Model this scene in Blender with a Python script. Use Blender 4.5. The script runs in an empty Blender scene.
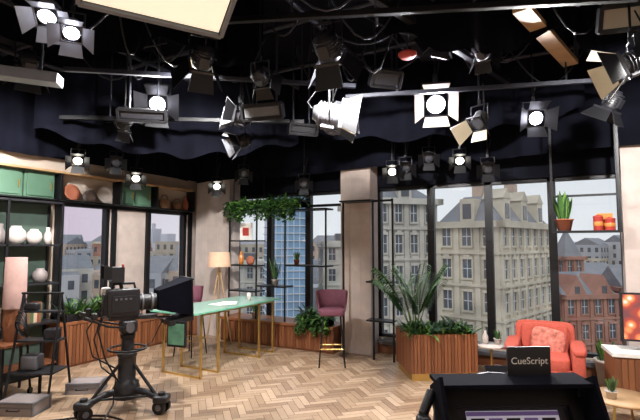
import bpy, bmesh, math, random
from mathutils import Vector, Matrix
random.seed(7)
rnd = random.Random(11)
SC = bpy.context.scene
CAMZ = 1.65
ROOMH = 4.2

# metric survey frame: lateral / depth (metres) from the tripod point -> room x,y
def R(lat, d):
    return (0.878*lat-0.479*d, 0.479*lat+0.878*d)
def R3(lat, d, z):
    x, y = R(lat, d); return Vector((x, y, z))

def lin(c):
    return tuple(((v/255.0)/12.92 if v/255.0 <= 0.04045 else ((v/255.0+0.055)/1.055)**2.4) for v in c)

MATS = {}
def mat(name, rgb, rough=0.6, metal=0.0, var=0.12, scale=8.0, bump=0.0, emit=0.0, ergb=None, spec=0.5, stretch=None):
    if name in MATS: return MATS[name]
    m = bpy.data.materials.new(name); m.use_nodes = True
    nt = m.node_tree; b = nt.nodes['Principled BSDF']
    c = lin(rgb)
    tc = nt.nodes.new('ShaderNodeTexCoord')
    mp = nt.nodes.new('ShaderNodeMapping')
    if stretch: mp.inputs['Scale'].default_value = stretch
    nt.links.new(tc.outputs['Object'], mp.inputs['Vector'])
    n = nt.nodes.new('ShaderNodeTexNoise'); n.inputs['Scale'].default_value = scale; n.inputs['Detail'].default_value = 4
    nt.links.new(mp.outputs['Vector'], n.inputs['Vector'])
    r = nt.nodes.new('ShaderNodeValToRGB')
    r.color_ramp.elements[0].position = 0.3; r.color_ramp.elements[1].position = 0.7
    r.color_ramp.elements[0].color = tuple(v*(1-var) for v in c)+(1,)
    r.color_ramp.elements[1].color = tuple(min(1, v*(1+var)) for v in c)+(1,)
    nt.links.new(n.outputs['Fac'], r.inputs['Fac'])
    nt.links.new(r.outputs['Color'], b.inputs['Base Color'])
    b.inputs['Roughness'].default_value = rough
    b.inputs['Metallic'].default_value = metal
    b.inputs['Specular IOR Level'].default_value = spec
    if bump:
        bp = nt.nodes.new('ShaderNodeBump'); bp.inputs['Strength'].default_value = bump
        nt.links.new(n.outputs['Fac'], bp.inputs['Height']); nt.links.new(bp.outputs['Normal'], b.inputs['Normal'])
    if emit:
        b.inputs['Emission Color'].default_value = lin(ergb or rgb)+(1,)
        b.inputs['Emission Strength'].default_value = emit
    MATS[name] = m
    return m

def superq(n, m, e):
    vs = []; fs = []
    def p(a, k): return math.copysign(abs(a)**k, a)
    for i in range(m+1):
        t = -math.pi/2+math.pi*i/m
        for j in range(n):
            u = 2*math.pi*j/n
            vs.append((p(math.cos(t), e)*p(math.cos(u), e), p(math.cos(t), e)*p(math.sin(u), e), p(math.sin(t), e)))
    for i in range(m):
        for j in range(n):
            a = i*n+j; b = i*n+(j+1) % n
            fs.append((a, b, b+n, a+n))
    return vs, fs

class MB:
    def __init__(s, name):
        s.name = name; s.v = []; s.f = []; s.fm = []; s.fs = []; s.mats = []; s.T = Matrix.Identity(4)
    def mi(s, m):
        if m not in s.mats: s.mats.append(m)
        return s.mats.index(m)
    def add(s, vs, fs, m, smooth=False, L=None):
        o = len(s.v); T = s.T @ L if L is not None else s.T
        s.v += [tuple(T @ Vector(v)) for v in vs]
        k = s.mi(m)
        for f in fs:
            s.f.append(tuple(o+i for i in f)); s.fm.append(k); s.fs.append(smooth)
    def box(s, c, sz, m, rz=0.0, rot=None):
        x, y, z = sz[0]/2, sz[1]/2, sz[2]/2
        vs = [(-x,-y,-z),(x,-y,-z),(x,y,-z),(-x,y,-z),(-x,-y,z),(x,-y,z),(x,y,z),(-x,y,z)]
        fs = [(0,3,2,1),(4,5,6,7),(0,1,5,4),(1,2,6,5),(2,3,7,6),(3,0,4,7)]
        L = Matrix.Translation(Vector(c))
        if rot is not None: L = L @ rot
        elif rz: L = L @ Matrix.Rotation(rz, 4, 'Z')
        s.add(vs, fs, m, False, L)
    def bb(s, x0, x1, y0, y1, z0, z1, m):
        s.box(((x0+x1)/2, (y0+y1)/2, (z0+z1)/2), (x1-x0, y1-y0, z1-z0), m)
    def cyl(s, p0, p1, r0, m, r1=None, n=14, smooth=True):
        if r1 is None: r1 = r0
        p0 = Vector(p0); p1 = Vector(p1); d = p1-p0; l = d.length
        if l < 1e-6: return
        q = d.to_track_quat('Z', 'Y').to_matrix().to_4x4()
        L = Matrix.Translation(p0) @ q
        vs = []; 
        for k, (r, z) in enumerate(((r0, 0), (r1, l))):
            for i in range(n):
                a = 2*math.pi*i/n; vs.append((r*math.cos(a), r*math.sin(a), z))
        fs = [(i, (i+1) % n, n+(i+1) % n, n+i) for i in range(n)]
        s.add(vs, fs, m, smooth, L)
        s.add(vs, [tuple(range(n-1, -1, -1)), tuple(range(n, 2*n))], m, False, L)
    def lathe(s, c, prof, m, n=24, L=None, smooth=True):
        vs = []; fs = []
        for (r, z) in prof:
            for i in range(n):
                a = 2*math.pi*i/n; vs.append((r*math.cos(a), r*math.sin(a), z))
        for k in range(len(prof)-1):
            for i in range(n):
                a = k*n+i; b = k*n+(i+1) % n
                fs.append((a, b, b+n, a+n))
        M = Matrix.Translation(Vector(c))
        if L is not None: M = M @ L
        s.add(vs, fs, m, smooth, M)
    def tube(s, pts, r, m, n=8):
        for a, b in zip(pts[:-1], pts[1:]): s.cyl(a, b, r, m, n=n)
        for p in pts[1:-1]: s.ell(p, (r, r, r), m, 8, 5)
    def ell(s, c, rad, m, n=16, k=10, e=1.0, rot=None):
        vs, fs = superq(n, k, e)
        L = Matrix.Translation(Vector(c))
        if rot is not None: L = L @ rot
        s.add([(v[0]*rad[0], v[1]*rad[1], v[2]*rad[2]) for v in vs], fs, m, True, L)
    def rbox(s, c, sz, m, e=0.3, rot=None):
        s.ell(c, (sz[0]/2, sz[1]/2, sz[2]/2), m, 28, 16, e, rot)
    def poly(s, pts, m, smooth=False):
        s.add(pts, [tuple(range(len(pts)))], m, smooth)
    def blade(s, base, dr, length, width, droop, m, seg=4):
        p = Vector(base); d = Vector(dr).normalized()
        side = d.cross(Vector((0, 0, 1)))
        if side.length < 0.05: side = Vector((1, 0, 0))
        side.normalize()
        vs = []
        for i in range(seg+1):
            t = i/seg; w = width*(math.sin(math.pi*min(1, 0.12+t*0.88))**0.8)*0.5
            if i == seg: w = width*0.02
            vs += [tuple(p-side*w), tuple(p+side*w)]
            d = (d+Vector((0, 0, -droop/seg))).normalized()
            p = p+d*(length/seg)
        s.add(vs, [(2*i, 2*i+1, 2*i+3, 2*i+2) for i in range(seg)], m, True)
    def finish(s, bevel=0.0, subsurf=0):
        lo = [min(v[i] for v in s.v) for i in range(3)]; hi = [max(v[i] for v in s.v) for i in range(3)]
        o = Vector(((lo[0]+hi[0])/2, (lo[1]+hi[1])/2, lo[2]))
        me = bpy.data.meshes.new(s.name)
        me.from_pydata([tuple(Vector(v)-o) for v in s.v], [], s.f)
        for m in s.mats: me.materials.append(m)
        me.polygons.foreach_set('material_index', s.fm)
        me.polygons.foreach_set('use_smooth', s.fs)
        me.update()
        ob = bpy.data.objects.new(s.name, me); ob.location = o
        SC.collection.objects.link(ob)
        if bevel:
            b = ob.modifiers.new('Bevel', 'BEVEL'); b.width = bevel; b.segments = 2; b.limit_method = 'ANGLE'; b.angle_limit = 0.7
        return ob

# ---------------------------------------------------------------- materials
black = mat('black_metal', (22, 22, 25), 0.45, 0.3, 0.1)
blackpl = mat('black_plastic', (30, 30, 34), 0.4, 0, 0.15)
cloth = mat('black_drape_cloth', (13, 14, 23), 0.95, 0, 0.35, 3, 0.2, spec=0.08)
ceilm = mat('ceiling_black', (18, 19, 27), 0.95, 0, 0.4, 2, spec=0.1)
pipem = mat('dark_pipe', (50, 52, 62), 0.5, 0.3, 0.2)
silver = mat('silver_flap', (112, 114, 120), 0.45, 0.3, 0.1)
cream = mat('cream_flap', (190, 180, 158), 0.6, 0, 0.06)
greym = mat('grey_body', (98, 98, 103), 0.5, 0.3, 0.1)
plaster = mat('plaster_pillar', (190, 176, 168), 0.85, 0, 0.12, 5, 0.15)
beige = mat('beige_wall', (186, 172, 158), 0.85, 0, 0.08, 3)
green = mat('sage_green_panel', (84, 118, 96), 0.6, 0, 0.06)
mauve = mat('mauve_fabric', (104, 58, 72), 0.8, 0, 0.12, 40, 0.1)
coral = mat('coral_fabric', (178, 84, 70), 0.9, 0, 0.12, 60, 0.15, spec=.2)
coral2 = mat('pink_patterned_fabric', (188, 112, 98), 0.9, 0, 0.45, 22, 0.1, spec=.2)
gold = mat('brass', (205, 172, 105), 0.3, 0.85, 0.05)
wood = mat('walnut_slat', (138, 86, 54), 0.5, 0, 0.18, 6, 0.0, stretch=(1, 1, 0.15))
wood2 = mat('walnut_slat_dark', (116, 70, 44), 0.5, 0, 0.2, 6, 0.0, stretch=(1, 1, 0.15))
oak = mat('oak_wood', (178, 144, 104), 0.5, 0, 0.2, 5, stretch=(0.2, 1, 1))
soil = mat('soil', (45, 33, 25), 0.95, 0, 0.3, 30, 0.3)
leafA = mat('leaf_mid', (58, 98, 42), 0.5, 0, 0.3, 12)
leafB = mat('leaf_light', (98, 140, 62), 0.5, 0, 0.3, 12)
leafC = mat('leaf_dark', (34, 66, 34), 0.5, 0, 0.3, 12)
terra = mat('terracotta', (166, 98, 72), 0.8, 0, 0.1)
ceramic = mat('white_ceramic', (205, 195, 188), 0.4, 0, 0.08, 6)
ceramic2 = mat('grey_ceramic', (140, 130, 128), 0.5, 0, 0.15, 6)
redm = mat('red_paint', (165, 55, 45), 0.5, 0, 0.1)
orange = mat('amber_glass', (195, 125, 62), 0.3, 0, 0.1)
paper = mat('paper_white', (225, 222, 215), 0.8, 0, 0.03)
linen = mat('lamp_shade_linen', (204, 170, 144), 0.9, 0, 0.06, 20, emit=0.15, ergb=(255, 190, 140))
pinkshade = mat('pink_tall_shade', (150, 120, 112), 0.85, 0, 0.12, 10)
leaves = [leafA, leafB, leafC]

def emis(name, rgb, st):
    m = bpy.data.materials.new(name); m.use_nodes = True
    b = m.node_tree.nodes['Principled BSDF']
    b.inputs['Base Color'].default_value = lin(rgb)+(1,)
    b.inputs['Emission Color'].default_value = lin(rgb)+(1,); b.inputs['Emission Strength'].default_value = st
    return m
lensW = emis('lens_lit_cool', (235, 235, 255), 40)
lensB = emis('lens_lit_key', (225, 222, 255), 160)
lensY = emis('lens_lit_warm', (255, 250, 235), 14)
lensO = mat('lens_off', (60, 64, 72), 0.1, 0, 0.05)
panelE = emis('softbox_diffuser', (236, 224, 198), 0.85)

def glass_mat(name, tint=(1, 1, 1), refl=0.06):
    m = bpy.data.materials.new(name); m.use_nodes = True; nt = m.node_tree
    for n in list(nt.nodes): nt.nodes.remove(n)
    o = nt.nodes.new('ShaderNodeOutputMaterial'); mx = nt.nodes.new('ShaderNodeMixShader')
    t = nt.nodes.new('ShaderNodeBsdfTransparent'); g = nt.nodes.new('ShaderNodeBsdfGlossy')
    t.inputs[0].default_value = tint+(1,); g.inputs['Roughness'].default_value = 0.02
    mx.inputs[0].default_value = refl
    nt.links.new(t.outputs[0], mx.inputs[1]); nt.links.new(g.outputs[0], mx.inputs[2]); nt.links.new(mx.outputs[0], o.inputs[0])
    return m
glass = glass_mat('window_glass', (0.96, 0.98, 0.985), 0.04)
# frosted green table glass: part diffuse, part clear
tglass = bpy.data.materials.new('table_glass'); tglass.use_nodes = True
_nt = tglass.node_tree
for _n in list(_nt.nodes): _nt.nodes.remove(_n)
_o = _nt.nodes.new('ShaderNodeOutputMaterial'); _m = _nt.nodes.new('ShaderNodeMixShader'); _m2 = _nt.nodes.new('ShaderNodeMixShader')
_t = _nt.nodes.new('ShaderNodeBsdfTransparent'); _t.inputs[0].default_value = (.8, .93, .88, 1)
_d = _nt.nodes.new('ShaderNodeBsdfDiffuse'); _d.inputs[0].default_value = lin((168, 205, 190))+(1,)
_g = _nt.nodes.new('ShaderNodeBsdfGlossy'); _g.inputs['Roughness'].default_value = .03
_m.inputs[0].default_value = .5; _m2.inputs[0].default_value = .25
_nt.links.new(_t.outputs[0], _m.inputs[1]); _nt.links.new(_d.outputs[0], _m.inputs[2]); _nt.links.new(_m.outputs[0], _m2.inputs[1]); _nt.links.new(_g.outputs[0], _m2.inputs[2]); _nt.links.new(_m2.outputs[0], _o.inputs[0])

# ---------------------------------------------------------------- floor (herringbone)
X0, X1, Y0, Y1 = -6.3, 3.2, -2.2, 6.8
def build_floor():
    m = bpy.data.materials.new('herringbone_oak'); m.use_nodes = True; nt = m.node_tree; b = nt.nodes['Principled BSDF']
    at = nt.nodes.new('ShaderNodeAttribute'); at.attribute_name = 'plank'
    tc = nt.nodes.new('ShaderNodeTexCoord'); n = nt.nodes.new('ShaderNodeTexNoise'); n.inputs['Scale'].default_value = 25
    nt.links.new(tc.outputs['Object'], n.inputs['Vector'])
    mr = nt.nodes.new('ShaderNodeMapRange'); mr.inputs['To Min'].default_value = 0.85; mr.inputs['To Max'].default_value = 1.12
    nt.links.new(n.outputs['Fac'], mr.inputs['Value'])
    mx = nt.nodes.new('ShaderNodeVectorMath'); mx.operation = 'SCALE'
    nt.links.new(at.outputs['Color'], mx.inputs[0]); nt.links.new(mr.outputs['Result'], mx.inputs['Scale'])
    nt.links.new(mx.outputs['Vector'], b.inputs['Base Color'])
    n2 = nt.nodes.new('ShaderNodeTexNoise'); n2.inputs['Scale'].default_value = 3
    nt.links.new(tc.outputs['Object'], n2.inputs['Vector'])
    mr2 = nt.nodes.new('ShaderNodeMapRange'); mr2.inputs['To Min'].default_value = 0.24; mr2.inputs['To Max'].default_value = 0.42
    nt.links.new(n2.outputs['Fac'], mr2.inputs['Value']); nt.links.new(mr2.outputs['Result'], b.inputs['Roughness'])
    dark = mat('floor_joint', (80, 62, 48), 0.8)
    bm = bmesh.new(); col = bm.loops.layers.float_color.new('plank')
    W = 0.074; n = 4; g = 0.0018; a = math.radians(45); ca, sa = math.cos(a), math.sin(a)
    cx, cy = (X0+X1)/2, (Y0+Y1)/2
    tones = [lin(c) for c in [(170,144,118),(160,134,109),(176,150,125),(148,122,98),(166,140,114),(184,158,132),(140,114,91)]]
    N = 105
    for i in range(-N, N):
        for j in range(-N, N):
            k = (i-j) % (2*n)
            if k == 0: x0, y0, x1, y1 = i, j, i+n, j+1
            elif k == n: x0, y0, x1, y1 = i, j-n+1, i+1, j+1
            else: continue
            x0 = x0*W+g; x1 = x1*W-g; y0 = y0*W+g; y1 = y1*W-g
            P = [(cx+x*ca-y*sa, cy+x*sa+y*ca) for x, y in ((x0,y0),(x1,y0),(x1,y1),(x0,y1))]
            mxx = sum(p[0] for p in P)/4; myy = sum(p[1] for p in P)/4
            if mxx < X0-.3 or mxx > X1+.3 or myy < Y0-.3 or myy > Y1+.3: continue
            f = bm.faces.new([bm.verts.new((p[0], p[1], 0)) for p in P]); t = rnd.choice(tones); q = rnd.uniform(.94, 1.05)
            for l in f.loops: l[col] = (t[0]*q, t[1]*q, t[2]*q, 1)
    for co, no in (((X0,0,0),(-1,0,0)),((X1,0,0),(1,0,0)),((0,Y0,0),(0,-1,0)),((0,Y1,0),(0,1,0))):
        bmesh.ops.bisect_plane(bm, geom=bm.verts[:]+bm.edges[:]+bm.faces[:], plane_co=co, plane_no=no, clear_outer=True)
    vs = [bm.verts.new(p) for p in ((X0,Y0,-.002),(X1,Y0,-.002),(X1,Y1,-.002),(X0,Y1,-.002),(X0,Y0,-.2),(X1,Y0,-.2),(X1,Y1,-.2),(X0,Y1,-.2))]
    for q in ((0,1,2,3),(7,6,5,4),(0,4,5,1),(1,5,6,2),(2,6,7,3),(3,7,4,0)):
        f = bm.faces.new([vs[i] for i in q]); f.material_index = 1
    me = bpy.data.meshes.new('floor'); bm.to_mesh(me); bm.free()
    me.materials.append(m); me.materials.append(dark)
    SC.collection.objects.link(bpy.data.objects.new('floor', me))
build_floor()

# ---------------------------------------------------------------- walls
mb = MB('ceiling'); mb.bb(X0-.2, X1+.2, Y0-.2, Y1+.2, ROOMH, ROOMH+.15, ceilm); mb.finish()
mb = MB('wall_right'); mb.bb(X1, X1+.2, Y0, Y1+.2, -.2, ROOMH, beige); mb.finish()
mb = MB('wall_front'); mb.bb(X0, X1, Y0-.2, Y0, -.2, ROOMH, beige); mb.finish()
ZL = 2.25; ZS = 0.45
mb = MB('wall_left')
xa, xb = X0-.2, X0
mb.bb(xa, xb, Y0, 3.86, -.2, ZL, beige)
mb.bb(xa, xb, 3.86, Y1+.2, -.2, ZS, beige)
mb.bb(xa, xb, 4.68, 5.42, ZS, ZL, plaster)
mb.bb(xa, xb, 6.32, Y1+.2, ZS, ZL, plaster)
mb.bb(xa, xb, Y0, Y1+.2, ZL, 2.85, beige)
mb.bb(xa, xb, Y0, Y1+.2, 2.85, ROOMH, ceilm)
mb.finish()
ZT = 2.53; ZB = 0.22
mb = MB('wall_back')
ya, yb = Y1-.1, Y1+.1
mb.bb(X0, X1, ya, yb, -.2, ZB, beige)
mb.bb(X0, X1, ya, yb, ZT, ROOMH, ceilm)
mb.bb(X0, -5.5, ya, yb, ZB, ZT, plaster)
mb.bb(-3.1, -2.64, ya, yb, ZB, ZT, plaster)
mb.bb(2.6, X1, ya, yb, ZB, ZT, plaster)
mb.finish()
for i, (a, b) in enumerate(((-6.15, -5.35), (-3.12, -2.62), (.57, 1.2))):
    mb = MB('pillar'); mb.bb(a, b, 6.4, 6.699, 0, 2.95 if i else 2.85, plaster)
    for k in range(1, 3):
        xx = a+(b-a)*k/3; mb.bb(xx-.004, xx+.004, 6.396, 6.4, 0.1, 2.8, beige)
    mb.finish(.006)

def window(name, axis, a, b, z0, z1, pos, mull=(), fw=.05, depth=.1, rails=()):
    mb = MB(name)
    def bx(u0, u1, v0, v1, m, dp=depth, off=0):
        if axis == 'x': mb.bb(u0, u1, pos-dp/2+off, pos+dp/2+off, v0, v1, m)
        else: mb.bb(pos-dp/2+off, pos+dp/2+off, u0, u1, v0, v1, m)
    bx(a, a+fw, z0, z1, black); bx(b-fw, b, z0, z1, black)
    bx(a, b, z1-fw, z1, black); bx(a, b, z0, z0+fw, black)
    for m_ in mull: bx(m_-.05, m_+.05, z0, z1, black)
    for r in rails: bx(a, b, r-.02, r+.02, black, depth*.8)
    bx(a+fw, b-fw, z0+fw, z1-fw, glass, .006)
    mb.finish()
window('window_1', 'y', 3.86, 4.68, ZS, ZL, X0-.06, fw=.06)
window('window_2', 'y', 5.42, 6.32, ZS, ZL, X0-.06, fw=.07)
window('window_3', 'x', -5.5, -3.1, ZB, ZT, Y1, mull=(-4.72, -3.92), rails=(2.3,))
window('window_4', 'x', -2.64, .62, ZB, ZT, Y1, mull=(-1.80, -.98, -.18))
window('window_5', 'x', .62, 2.6, ZB, ZT, Y1, mull=(1.6,))

mb = MB('trim_1')
for y in (3.80, 4.70, 5.36, 6.34):
    mb.bb(X0, X0+.05, y, y+.07, 0.62, 2.22, black)
mb.bb(X0, X0+.05, 3.8, 6.41, 2.19, 2.24, black)
mb.finish()
mb = MB('baseboard_back'); mb.bb(-2.6, .56, 6.62, 6.7, 0, .14, wood2); mb.bb(-2.6, .56, 6.58, 6.7, .14, .2, greym); mb.finish(.004)

CZ = 2.24
mb = MB('overhead_display_cabinet')
for (a, b) in ((2.5, 2.88), (2.9, 3.3), (3.32, 3.72), (4.75, 5.05), (5.07, 5.38)):
    mb.bb(X0+.01, X0+.10, a, b, CZ+.02, CZ+.38, green); mb.bb(X0+.10, X0+.115, a+.03, b-.03, CZ+.05, CZ+.35, green)
    mb.bb(X0+.115, X0+.13, b-.06, b-.045, CZ+.14, CZ+.24, gold)
mb.bb(X0+.005, X0+.2, 2.4, 6.3, CZ, CZ+.02, black)
mb.bb(X0+.005, X0+.2, 2.4, 6.3, CZ+.38, CZ+.41, oak)
for y in (3.75, 4.7, 5.42, 6.28): mb.bb(X0+.01, X0+.2, y, y+.03, CZ+.02, CZ+.38, black)
mb.finish(.003)

def vase(name, c, prof, m, n=24):
    mb = MB(name); mb.lathe(c, prof+[(prof[-1][0]*.8, prof[-1][1]), (prof[-1][0]*.7, prof[-1][1]-.03), (0, prof[-1][1]-.03)], m, n); return mb.finish()
RND = [(0,0),(.06,0),(.10,.05),(.115,.11),(.10,.17),(.06,.21),(.055,.23)]
TALL = [(0,0),(.045,0),(.06,.08),(.06,.16),(.03,.22),(.03,.28)]
def sc(p, k, h=None):
    h = h or k
    return [(a*k, b*h) for a, b in p]
def plate(name, c, r, m, ang=0.25):
    mb = MB(name); mb.lathe(c, [(0,.0),(r*.6,.002),(r,.02),(r,.026),(r*.6,.008),(0,.006)], m, 24, Matrix.Rotation(math.pi/2-ang, 4, 'Y')); mb.finish()
NX = X0+.11
CB = CZ+.02
plate('decorative_plate', (NX-.03, 3.98, CB+.12), .12, terra)
plate('decorative_plate', (NX-.03, 4.5, CB+.13), .13, ceramic)
vase('round_vase', (NX, 4.24, CB), sc(RND, .8), ceramic2)
def basket(name, c, r, h, m):
    mb = MB(name)
    mb.lathe(c, [(0,0),(r*.8,0),(r,h*.5),(r*.95,h),(r*.85,h),(r*.85,h*.2),(0,h*.2)], m, 20)
    for k in range(6): mb.lathe((c[0],c[1],c[2]+h*(k+.5)/6), [(r*(.86+.14*min(1,(k+.5)/3)),-.008),(r*(.9+.14*min(1,(k+.5)/3)),0),(r*(.86+.14*min(1,(k+.5)/3)),.008)], m, 20)
    mb.tube([(c[0], c[1]-r*.9, c[2]+h), (c[0], c[1]-r*.5, c[2]+h*1.5), (c[0], c[1]+r*.5, c[2]+h*1.5), (c[0], c[1]+r*.9, c[2]+h)], .008, m)
    mb.finish()
wick = mat('wicker', (128, 92, 62), .8, 0, .35, 60, .4)
basket('wicker_basket', (NX, 5.66, CB), .09, .16, wick)
basket('wicker_basket', (NX, 5.95, CB), .085, .13, wick)
vase('pottery_jug', (NX, 6.16, CB), sc(TALL, .9), terra)

# ---------------------------------------------------------------- valances and drapes
def drape(name, p0, p1, z0f, z1, amp=.05, freq=9, nu=90, nv=6, m=cloth):
    mb = MB(name); p0 = Vector((p0[0], p0[1], 0)); p1 = Vector((p1[0], p1[1], 0)); d = p1-p0; nrm = Vector((-d.y, d.x, 0)).normalized()
    vs = []; fs = []
    ph = rnd.uniform(0, 6)
    for i in range(nu+1):
        t = i/nu; zb = z0f(t)
        for j in range(nv+1):
            s = j/nv; w = amp*(math.sin(t*freq*6.28+ph)+.5*math.sin(t*freq*14.3+2*ph))*(1-.3*s)
            p = p0+d*t+nrm*w; vs.append((p.x, p.y, zb+(z1-zb)*s))
    for i in range(nu):
        for j in range(nv):
            a = i*(nv+1)+j; fs.append((a, a+nv+1, a+nv+2, a+1))
    mb.add(vs, fs, m, True); return mb.finish()
drape('black_valance', (-6.1, 6.33), (3.1, 6.33), lambda t: 2.78+.02*math.sin(t*20), ROOMH, .015, 14, 160)
drape('black_valance', (-6.17, 2.2), (-6.17, 6.2), lambda t: 2.84+.03*math.sin(t*17), ROOMH, .03, 8, 100)
drape('black_swag_drape', R(-3.6, 5.6), R(-.3, 6.4), lambda t: 3.1-.28*math.sin(math.pi*t)+.04*math.sin(t*31), ROOMH, .05, 4, 100)
drape('black_swag_drape', R(-.3, 6.3), R(3.1, 5.2), lambda t: 3.2-.2*math.sin(math.pi*t)+.05*math.sin(t*27), ROOMH, .05, 4, 100)
drape('black_swag_drape', R(.6, 3.9), R(3.6, 4.2), lambda t: 3.55-.22*math.sin(math.pi*t*2)**2+.04*math.sin(t*27), ROOMH, .12, 3, 100)
drape('black_swag_drape', R(-3.2, 3.9), R(-.6, 4.6), lambda t: 3.62-.2*math.sin(math.pi*t*1.5)**2, ROOMH, .12, 3, 100)

mb = MB('lighting_grid')
for k in range(8):
    x = -5.6+k*1.15; mb.cyl((x, 0.2, 3.86), (x, 6.2, 3.86), .026, pipem, n=10)
for k in range(6):
    y = .8+k*1.02; mb.cyl((-5.9, y, 3.92), (2.9, y, 3.92), .026, pipem, n=10)
    for x in (-5.2, -3, -.8, 1.4): mb.cyl((x, y, 3.92), (x, y, ROOMH), .012, pipem, n=8)
mb.finish()
mb = MB('air_duct')
mb.bb(-5.9, 2.9, 2.6, 2.95, 4.0, 4.19, pipem); mb.bb(-1.6, -1.3, 1.2, 6, 4.02, 4.19, pipem)
for k in range(12): mb.bb(-5.8+k*.75, -5.77+k*.75, 2.58, 2.97, 3.98, 4.19, black)
mb.finish(.004)
def bar(name, a, b, w, h, m):
    a = Vector(a); b = Vector(b); d = b-a
    mb = MB(name); mb.box((a+b)/2, (w, h, d.length), m, rot=d.to_track_quat('Z', 'Y').to_matrix().to_4x4())
    for t in (.2, .8):
        p = a+d*t; mb.cyl(p, (p.x, p.y, ROOMH), .01, pipem, n=8)
    mb.finish(.004)
bar('wooden_batten', R3(1.72, 3.75, 3.66), R3(2.72, 4.8, 3.60), .15, .05, oak)
bar('cable_tray', R3(-3.0, 3.7, 3.12), R3(-2.25, 3.85, 3.06), .16, .09, silver)
bar('lighting_bar', R3(-2.6, 4.5, 3.42), R3(.4, 5.0, 3.42), .045, .045, pipem)
bar('lighting_bar', R3(.3, 5.2, 3.36), R3(3.2, 4.6, 3.36), .045, .045, pipem)
bar('lighting_bar', R3(.2, 3.4, 3.7), R3(2.2, 5.2, 3.55), .06, .06, black)
bar('lighting_bar', R3(-.9, 3.9, 3.62), R3(2.4, 3.3, 3.5), .05, .05, black)
bar('lighting_bar', R3(-3.2, 5.5, 3.2), R3(-.2, 5.7, 3.2), .05, .05, black)
mb = MB('cable_bundle')
for k in range(24):
    l0 = rnd.uniform(-3, 2.5); d0 = rnd.uniform(3.4, 5.4); a = R3(l0, d0, 3.9); b = R3(l0+rnd.uniform(-1.2, 1.2), d0+rnd.uniform(-.5, .6), 3.9)
    sg = rnd.uniform(.15, .5); pts = [a.lerp(b, t/8)-Vector((0, 0, sg*math.sin(math.pi*t/8))) for t in range(9)]
    mb.tube(pts, .009, rnd.choice([black, pipem]), 6)
mb.finish()

# ---------------------------------------------------------------- studio lamps
def fresnel(pos, aim, s=1.0, lens=None, flap=None, power=0, col=(1, .95, .92), spread=80, body=None, doors=(1,1,1,1), fl=.2, ang=40, name='studio_spotlight', blend=.6):
    lens = lens or lensO; flap = flap or black; body = body or blackpl
    pos = Vector(pos); aim = Vector(aim); d = (aim-pos).normalized()
    q = d.to_track_quat('Z', 'Y').to_matrix().to_4x4()
    mb = MB(name); mb.T = Matrix.Translation(pos) @ q @ Matrix.Scale(s, 4)
    mb.lathe((0,0,0), [(0,-.30),(.07,-.30),(.09,-.26),(.12,-.25),(.125,-.05),(.125,0),(.108,0),(.108,-.02)], body, 24)
    for k in range(5): mb.lathe((0,0,-.24+k*.035), [(.12,0),(.136,.004),(.136,.010),(.12,.014)], body, 24)
    mb.lathe((0,0,-.012), [(.11,-.008),(.08,.006),(.04,.012),(0,.014)], lens, 24)
    for sx, sy in ((1,0),(-1,0),(0,1),(0,-1)):
        mb.box((sx*.145, sy*.145, .0), (.02 if sx else .31, .02 if sy else .31, .035), body)
    mb.box((0, -.135, -.13), (.12, .03, .14), body)
    a = math.radians(ang)
    for k, on in enumerate(doors):
        if not on: continue
        L = Matrix.Rotation(k*math.pi/2, 4, 'Z')
        f2 = fl*on
        r0 = .15; w0 = .135; r1 = r0+f2*math.sin(a); z1 = .02+f2*math.cos(a); w1 = w0+(.07 if k % 2 == 0 else .03)
        P = [(r0,-w0,.02),(r0,w0,.02),(r1,w1,z1),(r1,-w1,z1)]
        off = (math.cos(a)*.006, 0, -math.sin(a)*.006)
        Q = [(p[0]+off[0], p[1], p[2]+off[2]) for p in P]
        mb.add(P, [(0,1,2,3)], flap, False, L)
        mb.add(Q+P, [(3,2,1,0),(0,1,5,4),(1,2,6,5),(2,3,7,6),(3,0,4,7)], black, False, L)
    mb.T = Matrix.Identity(4)
    side = d.cross(Vector((0,0,1))).normalized() if d.cross(Vector((0,0,1))).length > .05 else Vector((1,0,0))
    c = pos-d*.13*s; w = .17*s; top = .27*s
    pa, pb = c+side*w, c-side*w; ta, tb = pa+Vector((0,0,top)), pb+Vector((0,0,top))
    mb.tube([c+side*.12*s, pa, ta, tb, pb, c-side*.12*s], .011*max(s, .6), black, 8)
    tc = (ta+tb)/2
    mb.box(tc+Vector((0,0,.05*s)), (.05*s, .07*s, .1*s), black)
    mb.cyl(tc, (tc.x, tc.y, ROOMH), .014*max(s, .7), black, n=8)
    mb.tube([pos-d*.28*s, pos-d*.36*s+Vector((0,0,.1*s)), tc+Vector((.04,.03,.25))], .007, black, 6)
    ob = mb.finish(0)
    if power:
        ld = bpy.data.lights.new('lamp_beam', 'SPOT'); ld.energy = power; ld.color = col; ld.spot_size = math.radians(spread); ld.spot_blend = blend; ld.shadow_soft_size = .10*s
        lo = bpy.data.objects.new('lamp_beam', ld); SC.collection.objects.link(lo); lo.parent = ob
        lo.location = (pos+d*.03*s)-ob.location; lo.rotation_euler = (-d).to_track_quat('Z', 'Y').to_euler()
    return ob
NE = (1, .97, .95)
# lit key lamps facing the operators
fresnel(R3(1.38, 5.3, 3.30), R3(.5, 1.2, 1.4), .95, lensB, cream, 560, (.93,.92,1), 120, doors=(1,1,1,1), ang=52, fl=.14)
fresnel(R3(-1.95, 5.35, 3.32), R3(-.9, 1.5, 1.0), .82, lensW, black, 380, NE, 120, ang=50)
fresnel(R3(-2.02, 3.25, 3.32), R3(-1.7, 2.2, 1.6), .55, lensW, silver, 260, NE, 120, ang=50, body=greym)
fresnel(R3(-1.86, 3.30, 3.22), R3(-1.3, 2.2, 1.6), .5, lensW, silver, 0, ang=50, body=greym)
fresnel(R3(2.42, 5.0, 3.05), R3(1.9, 1.2, 1.6), .66, lensW, black, 400, NE, 120, ang=45)
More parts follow.
